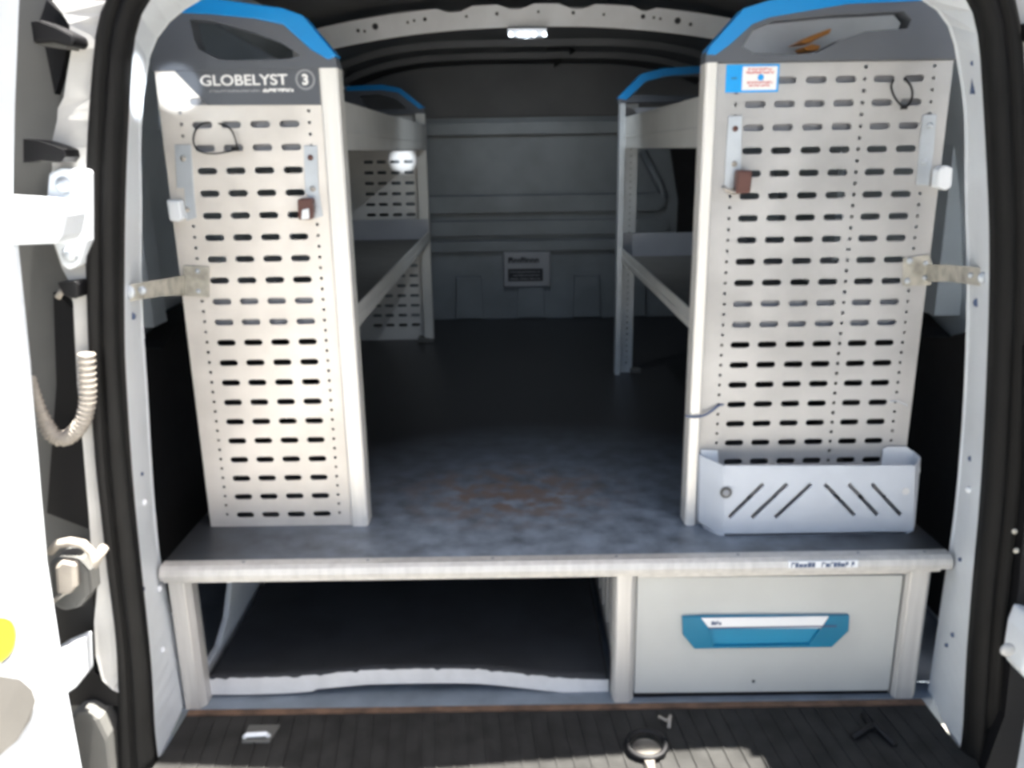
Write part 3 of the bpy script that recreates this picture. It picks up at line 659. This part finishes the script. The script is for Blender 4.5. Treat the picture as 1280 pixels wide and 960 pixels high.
# rear end of the left rack
YR1 = 1.574
zr = [0.842 - 0.0331 * k for k in range(17)]
rp = MB(); perf(rp, -0.585, -0.352, Z0, 0.985, YR1, YR1 + 0.002, [slotcol(x, zr) for x in (-0.510, -0.469, -0.425, -0.382)])
rp.build('rear_panel', 'alu_rear', RL)
MB().box(-0.352, -0.322, YR1 - 0.028, YR1 + 0.006, Z0, 0.986).build('corner_post', 'shelf_paint', RL, bevel=0.001)
rear_out = [(-0.59, 0.985), (-0.59, 1.05), (-0.54, 1.071), (-0.45, 1.071), (-0.395, 1.060), (-0.326, 1.005), (-0.321, 0.985)]
rear_hole = [(-0.52, 1.04), (-0.46, 1.045), (-0.41, 1.030), (-0.375, 1.000), (-0.50, 0.998)]
rear_blue = [(-0.56, 1.069), (-0.45, 1.073), (-0.394, 1.062), (-0.320, 1.003), (-0.338, 1.000), (-0.402, 1.048), (-0.45, 1.056), (-0.56, 1.055)]
cap(RL, rear_out, rear_hole, rear_blue, YR1 - 0.026, YR1 + 0.004)
shelf(RL, 'top_shelf', -0.322, -0.585, YL + 0.032, YR1 - 0.03, 0, 0.877, 0.951, 0.955, -1)
shelf(RL, 'middle_shelf', -0.322, -0.585, YL + 0.032, YR1 - 0.03, 0, 0.590, 0.627, 0.664, -1)
MB().prism(XZ(((524, 420), (543, 424), (543, 430), (522, 427)), YR1 - 0.03), YR1 - 0.05, YR1 - 0.02).build('post_foot', 'recess_plastic', RL)

# ---- right rack
YR = 0.118
RR = empty('shelf_rack', (0.4, YR, Z0), 'right shelf rack with perforated panel and warning sticker', 'shelf rack', 'shelf racks in the van')
zs = [0.966 - 0.03294 * k for k in range(19)] + [0.966 - 0.03294 * 19, 0.966 - 0.03294 * 20]
hz = [0.9825 - 0.01647 * k for k in range(42)]
pan = MB(); perf(pan, 0.242, 0.584, Z0, 0.990, YR, YR + 0.002, [slotcol(x, zs, 0.0153) for x in (0.2995, 0.3425, 0.3865, 0.4295, 0.4855, 0.5285)] + [holecol(0.2705, hz), holecol(0.4575, hz, 0.003), holecol(0.5575, hz)])
pan.box(0.582, 0.584, YR + 0.002, YR + 0.028, Z0, 0.990)
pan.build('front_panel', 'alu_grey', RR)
MB().prism([(0.2415, YR + 0.03), (0.2415, YR - 0.004), (0.239, YR - 0.007), (0.226, YR - 0.007), (0.223, YR - 0.004), (0.223, YR + 0.03)], Z0, 0.991, 'z').build('corner_post', 'alu_bar', RR, bevel=0.001)
capR_out = [(0.223, 0.991), (0.223, 1.003), (0.228, 1.012), (0.274, 1.060), (0.309, 1.070), (0.423, 1.080), (0.531, 1.080), (0.564, 1.054), (0.582, 1.014), (0.585, 0.991)]
capR_hole = XZ(((927, 59), (940, 38), (967, 27), (1035, 20), (1128, 15), (1137, 25), (1132, 36), (1080, 40), (1050, 50), (1020, 66), (985, 69), (940, 67)), YR)
capR_blue = [(0.223, 1.002), (0.227, 1.012), (0.273, 1.062), (0.309, 1.072), (0.423, 1.082), (0.531, 1.082), (0.53, 1.069), (0.42, 1.066), (0.31, 1.050), (0.286, 1.041), (0.256, 1.015), (0.236, 1.001)]
cap(RR, capR_out, capR_hole, capR_blue, YR - 0.006, YR + 0.028)
a = onY(908, 81, YR); b = onY(972, 115, YR)
stk = MB().box(a.x, b.x, YR - 0.0012, YR - 0.0002, b.z, a.z).build('warning_sticker', 'sticker_blue', RR); stk['label'] = 'blue and white warning sticker'
wx0 = a.x + (b.x - a.x) * 0.31; MB().box(wx0, b.x - 0.003, YR - 0.0018, YR - 0.0010, b.z + 0.003, a.z - 0.003).build('sticker_field', 'white_ink', stk)
for k, (f0, f1, zf, hh) in enumerate(((0.15, 0.85, 0.83, .0030), (0.10, 0.92, 0.71, .0034), (0.14, 0.88, 0.35, .0030), (0.2, 0.8, 0.24, .0026))):
    w = b.x - 0.003 - wx0; scribble(wx0 + w * f0, wx0 + w * f1, YR - 0.0017, b.z + (a.z - b.z) * zf - hh / 2, hh, 20 + k, gap=0.1, fill=1).build('sticker_print', 'red_ink', stk)
MB().cyl(((wx0 + b.x) / 2, YR - 0.0017, b.z + (a.z - b.z) * 0.53), (0, -1, 0), 0.0045, 0.0006, 12).build('sticker_dot', 'sticker_blue', stk)
MB().box(a.x + 0.008, a.x + 0.016, YR - 0.0017, YR - 0.001, b.z + 0.019, b.z + 0.0205).build('sticker_mark', 'navy', stk)
YR2 = 1.11
pp = MB(); pp.box(0.226, 0.240, YR2 - 0.03, YR2 + 0.004, Z0, 0.985)
hzz = [0.97 - 0.0166 * k for k in range(42)]
perf(pp, 0.240, 0.277, Z0, 0.985, YR2 - 0.002, YR2 + 0.002, [(0.256, 0.266, [(z, 0.0024, 0.0024) for z in hzz], 0.006)])
pp.box(0.275, 0.277, YR2, YR2 + 0.03, Z0, 0.985)
pp.build('corner_post', 'zinc', RR)
MB().box(0.272, 0.300, YR2 - 0.02, YR2 + 0.03, Z0, Z0 + 0.012).build('post_foot', 'recess_plastic', RR, bevel=0.002)
rr_out = [(0.222, 0.985), (0.223, 0.998), (0.278, 1.052), (0.33, 1.064), (0.44, 1.070), (0.54, 1.070), (0.575, 1.03), (0.58, 0.985)]
rr_hole = [(0.262, 1.004), (0.296, 1.036), (0.36, 1.046), (0.50, 1.050), (0.52, 1.02), (0.50, 1.000)]
rr_blue = [(0.219, 0.997), (0.277, 1.054), (0.33, 1.067), (0.44, 1.073), (0.54, 1.073), (0.54, 1.056), (0.44, 1.055), (0.34, 1.049), (0.290, 1.037), (0.242, 0.993)]
cap(RR, rr_out, rr_hole, rr_blue, YR2 - 0.026, YR2 + 0.004)
shelf(RR, 'top_shelf', 0.242, 0.58, YR + 0.032, YR2 - 0.004, 0, 0.873, 0.951, 0.975, 1)
shelf(RR, 'middle_shelf', 0.238, 0.58, YR + 0.032, YR2 - 0.004, 0, 0.580, 0.614, 0.652, 1)

# hook brackets screwed to the front panels
def bracket(parent, plate, hook, hmat, hlabel, y, screws, spur=None):
    b = MB().prism(XZ(plate, y), y - 0.003, y - 0.0002).build('hook_bracket', 'zinc', parent, bevel=0.0008)
    hk = MB().prism(XZ(hook, y - 0.01), y - 0.024, y - 0.002).build('hook', hmat, b, bevel=0.003); hk['label'] = hlabel
    for u, v, m in screws: MB().dome(onY(u, v, y - 0.003), (0, -1, 0), 0.0045, 0.003, 10).build('screw', m, b, smooth=True)
    if spur: MB().prism(XZ(spur, y - 0.02), y - 0.028, y - 0.022).build('hook_tip', 'white_plastic', b, bevel=0.001)
    return b
bracket(RL, ((219, 181), (239, 181), (243, 240), (246, 272), (234, 276), (231, 235), (222, 235)), ((212, 249), (228, 250), (232, 273), (226, 277), (216, 275)), 'white_plastic', 'pale plastic hook', YL, ((229, 198, 'steel'), (234, 262, 'steel')))
bracket(RL, ((380, 182), (397, 182), (399, 240), (404, 270), (392, 274), (388, 250), (382, 240)), ((374, 248), (392, 247), (393, 262), (392, 274), (375, 274)), 'brown_plastic', 'red brown plastic hook', YL, ((388, 197, 'brown_plastic'), (391, 236, 'steel')), ((379, 262), (387, 260), (388, 273), (378, 274)))
bracket(RR, ((910, 145), (927, 145), (926, 205), (922, 235), (905, 235), (907, 190)), ((920, 212), (938, 213), (935, 241), (917, 242)), 'brown_plastic', 'red brown plastic hook', YR, ((919, 161, 'brown_plastic'), (918, 205, 'conduit')), None)
bracket(RR, ((1153, 144), (1170, 143), (1166, 190), (1160, 232), (1145, 231), (1148, 190)), ((1168, 212), (1176, 206), (1186, 210), (1184, 233), (1177, 238), (1166, 234)), 'white_plastic', 'pale plastic hook', YR, ((1163, 157, 'zinc'), (1156, 203, 'zinc')), None)
hkR = MB().tube([onY(u, v, YR - 0.018) for u, v in ((904, 233), (909, 238), (918, 241), (926, 236))], 0.003, 8).build('hook_wire', 'steel', RR, smooth=True)

# tie bars from each rack to the white frame
def tie(label, plate, bar, screws, y0, y1, parent_pts):
    e = empty('tie_bracket', parent_pts, label, 'bracket', 'tie brackets bolting the racks to the van frame')
    MB().prism(XZ(plate, y0), y0 - 0.004, y0 - 0.0003).build('bracket_plate', 'old_zinc', e, bevel=0.001)
    top = [onY(u, v, y) for (u, v, _), y in bar]; bot = [onY(u, w, y) for (u, _, w), y in bar]
    l = MB(); A = [p for p in top]; B = [p for p in bot]; n_ = Vector((0, 0.003, 0))
    l.loft([A, B, [p + n_ for p in B], [p + n_ for p in A], A]); l.build('bracket_strap', 'old_zinc', e)
    for (u, v, y, r) in screws: MB().dome(onY(u, v, y), (0, -1, 0), r, 0.004, 10).build('bracket_screw', 'zinc', e, smooth=True)
tie('tarnished tie bracket joining the left rack to the left frame', ((230, 331), (262, 333), (262, 371), (229, 369)),
    [((152, 358, 379), -0.07), ((178, 353, 374), -0.05), ((205, 349, 370), 0.03), ((231, 344, 369), YL - 0.004)],
    ((160, 365, -0.075, .010), (178, 363, -0.058, .006), (247, 339, YL - 0.004, .004), (248, 364, YL - 0.004, .004)), YL, 0, onY(245, 350, YL))
tie('pale tie bracket joining the right rack to the right frame', ((1128, 322), (1160, 318), (1166, 334), (1162, 356), (1128, 357)),
    [((1158, 331, 352), YR - 0.004), ((1185, 331, 352), 0.05), ((1208, 333, 355), -0.02), ((1237, 336, 359), -0.075)],
    ((1229, 347, -0.075, .008), (1213, 344, -0.035, .004), (1137, 326, YR - 0.004, .005), (1134, 351, YR - 0.004, .005), (1157, 329, YR - 0.004, .004), (1156, 347, YR - 0.004, .004)), YR, 0, onY(1145, 340, YR))

# cable ties and wires
def wire(pts, y, r, name, label, cat, group=None, mat='black_plastic', closed=False):
    P = [onY(u, v, y - d) for u, v, d in pts]
    for _ in range(3):
        Q = []; k = len(P)
        rng = range(k) if closed else range(k - 1)
        if not closed: Q.append(P[0])
        for i in rng: Q += [P[i].lerp(P[(i + 1) % k], 0.25), P[i].lerp(P[(i + 1) % k], 0.75)]
        if not closed: Q.append(P[-1])
        P = Q
    return tag(MB().tube(P, r, 8, closed=closed).build(name, mat, smooth=True), label, cat, group)
tieL = wire([(248, 156, .004), (240, 172, .010), (245, 188, .012), (262, 193, .012), (285, 190, .012), (297, 186, .012), (294, 172, .010), (288, 160, .008), (277, 155, .0), (262, 152, -.004)], YL, 0.0012, 'cable_tie', 'thin black cable tie looped through slots of the left rack panel', 'cable tie', 'cable ties', closed=True)
h_ = MB().box(-0.005, 0.005, -0.003, 0.003, -0.003, 0.003); o = h_.build('tie_head', 'black_plastic', None); q = onY(294, 186, YL - 0.012); o.location = q; o.parent = tieL
tieR = wire([(1117, 100, -.002), (1113, 108, .008), (1119, 124, .012), (1131, 136, .014), (1141, 124, .012), (1140, 108, .008), (1131, 98, -.002)], YR, 0.0016, 'cable_tie', 'black cable tie looped through upper slots of the right rack panel', 'cable tie', 'cable ties')
h_ = MB().box(-0.004, 0.004, -0.003, 0.003, -0.003, 0.003); o = h_.build('tie_head', 'black_plastic', None); o.location = onY(1130, 134, YR - 0.013); o.parent = tieR
wire([(857, 520, .010), (868, 522, .012), (882, 519, .008), (892, 512, .006), (899, 506, .002), (908, 505, -.004)], YR, 0.0020, 'wire', 'dark blue wire across the front post of the right rack', 'wire', mat='navy')
wire([(1112, 502, .001), (1120, 501, .005), (1128, 504, .006), (1134, 507, .004)], YR, 0.0012, 'wire', 'short pale wire end at the right edge of the right rack panel', 'wire', mat='zinc')

# document tray on the right rack
YT = 0.070
e = empty('document_tray', (0.41, 0.09, Z0), 'white metal document tray with slanted slots at the foot of the right rack', 'tray')
frontp = XZ(((905, 582), (1143, 582), (1141, 664), (1135, 667), (908, 671), (904, 668)), YT)
sl = []
def slotline(u0, v0, u1, v1, w=2.4):
    d = Vector((u1 - u0, v1 - v0)); d.normalize(); n_ = Vector((-d.y, d.x)) * w
    return XZ(((u0 + n_.x, v0 + n_.y), (u1 + n_.x, v1 + n_.y), (u1 - n_.x, v1 - n_.y), (u0 - n_.x, v0 - n_.y)), YT)
for t in ((954, 605, 911, 647), (984, 605, 940, 647), (1014, 605, 969, 647), (1031, 605, 1068, 644), (1061, 605, 1097, 644), (1090, 605, 1126, 644)): sl.append(slotline(*t))
MB().prism(frontp, YT, YT + 0.002, holes=sl).build('tray_front', 'tray_white', e, bevel=0.0005)
fx0 = frontp[0][0]; fx1 = frontp[1][0]; fz1 = frontp[0][1]
# chamfered left corner, tall side cheeks, back
sd_ = MB()
pA = onY(905, 582, YT); pB = onY(905, 670, YT); pC = onY(876, 570, YT + 0.032); pD = onY(874, 652, YT + 0.032)
sd_.loft([[pA, pB], [pC, pD], [Vector((pC.x, YR - 0.001, pC.z)), Vector((pD.x, YR - 0.001, pD.z))]])
pE = onY(1143, 582, YT); pF = onY(1141, 664, YT); pG = onY(1150, 572, YT + 0.02); pH = onY(1143, 656, YT + 0.02)
sd_.build('tray_side', 'tray_white', e, solid=0.002)
sd_ = MB()
sd_.loft([[pE, pF], [pG, pH], [Vector((pG.x, YR - 0.001, pG.z + 0.002)), Vector((pH.x, YR - 0.001, pH.z))]])
sd_.build('tray_side', 'tray_white', e, solid=0.002)
MB().prism(XZ(((876, 562), (897, 563), (899, 590), (900, 640), (876, 640)), YR - 0.004), YR - 0.005, YR - 0.003).build('tray_tab', 'white_plastic', e)
MB().prism(XZ(((1104, 562), (1110, 559), (1134, 559), (1149, 570), (1150, 590), (1101, 590)), YR - 0.006), YR - 0.007, YR - 0.004).build('tray_tab', 'white_plastic', e)
bt = MB(); bt.prism([(fx0 + 0.0, YT), (fx1, YT), (fx1, YR - 0.002), (fx0 - 0.02, YR - 0.002), (fx0 - 0.02, YT + 0.03)], Z0 + 0.0005, Z0 + 0.004, 'z'); bt.build('tray_base', 'tray_white', e)
kn = onY(907, 615, YT); kb = MB().cyl((kn.x, YT, kn.z), (0, -1, 0), 0.0095, 0.004, 18).build('knob', 'recess_plastic', e, bevel=0.001); MB().dome((kn.x, YT - 0.004, kn.z), (0, -1, 0), 0.006, 0.003, 12).build('knob_screw', 'ink_grey', kb, smooth=True)
kn = onY(1132, 614, YT); MB().cyl((kn.x, YT, kn.z), (0, -1, 0), 0.006, 0.0015, 14).build('tray_plug', 'foam_edge', e)

# ------------------------------------------------------------------ small things further in
# lamp under the roof beam
c = onY(659, 42, 0.885)
e = empty('led_lamp', c, 'lit white strip lamp with five bulbs under the pale roof beam', 'lamp')
MB().prism([(c.x - 0.040, c.z - 0.008), (c.x + 0.040, c.z - 0.008), (c.x + 0.046, c.z + 0.010), (c.x - 0.046, c.z + 0.010)], 0.872, 0.905).build('lamp_housing', 'mid_metal', e, bevel=0.002)
for u in (638, 650, 659, 668, 681):
    q = onY(u, 42.5, 0.868); MB().tube([(q.x, 0.874, q.z), (q.x, 0.866, q.z - 0.002), (q.x, 0.863, q.z - 0.002)], [0.0036, 0.0034, 0.002], 12).build('led_bulb', 'led', e, smooth=True)

ld = bpy.data.lights.new('led_glow', 'SPOT'); lo = bpy.data.objects.new('led_glow', ld); COL.objects.link(lo)
ld.energy = 5.5; ld.spot_size = math.radians(165); ld.spot_blend = 1.0; ld.color = (0.85, 0.93, 1.0); ld.shadow_soft_size = 0.001
lo.location = (c.x, 0.880, c.z - 0.016); lo.rotation_euler = (math.radians(38), 0, 0); lo.parent = e; lo.matrix_parent_inverse = e.matrix_world.inverted()

# notice plate on the bulkhead
Yn = 1.900
a = onY(629, 315, Yn); b = onY(688, 358, Yn)
e = empty('notice_plate', ((a.x + b.x) / 2, Yn, b.z), 'grey framed notice with dark print on the far bulkhead', 'sign')
MB().box(a.x, b.x, Yn - 0.004, 1.929, b.z, a.z).build('plate', 'upstand', e, bevel=0.004)
fa = onY(634, 319, Yn); fb = onY(678, 351, Yn)
rnd = random.Random(31); x = fa.x + 0.003; hd = MB()
for w, top in ((.020, 1), (.016, .72), (.011, .72), (.012, 1), (.008, .95), (.016, .72), (.015, .72), (.017, .72)):
    hd.prism([(x, fa.z - 0.029), (x + w * 0.4, fa.z - 0.029), (x + w * 0.4, fa.z - 0.020), (x + w * 0.62, fa.z - 0.020), (x + w * 0.62, fa.z - 0.029), (x + w * 0.92, fa.z - 0.029), (x + w * 0.92, fa.z - 0.029 + 0.020 * top), (x + w * 0.2, fa.z - 0.029 + 0.023 * top), (x, fa.z - 0.029 + 0.018 * top)], Yn - 0.0046, Yn - 0.0038); x += w
hd.build('heading_print', 'ink', e)
MB().box(fa.x + 0.002, fb.x + 0.002, Yn - 0.0044, Yn - 0.0038, fb.z, fa.z - 0.050).build('dark_field', 'ink', e)
for k in range(3): scribble(fa.x + 0.010 + 0.012 * (k == 1), fb.x - 0.008, Yn - 0.0046, fa.z - 0.064 - 0.013 * k, 0.005, 33 + k, gap=0.12, fill=0.95).build('line_print', 'ink_grey', e)

# added orange piece: sunlight glow on the body, put in as colour
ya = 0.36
am = tag(MB().prism(XZ(((992, 56), (1010, 46), (1026, 40), (1038, 36), (1034, 43), (1018, 50), (1010, 55)), ya), ya - 0.012, ya + 0.04).build('amber_glow_piece', 'amber', bevel=0.004),
         'amber piece added for the sunlight glow seen through the handle opening of the right rack', 'light patch')
MB().prism(XZ(((1002, 60), (1012, 56), (1024, 58), (1020, 64), (1006, 65)), ya), ya - 0.012, ya + 0.04).build('amber_glow_foot', 'amber', am, bevel=0.003)
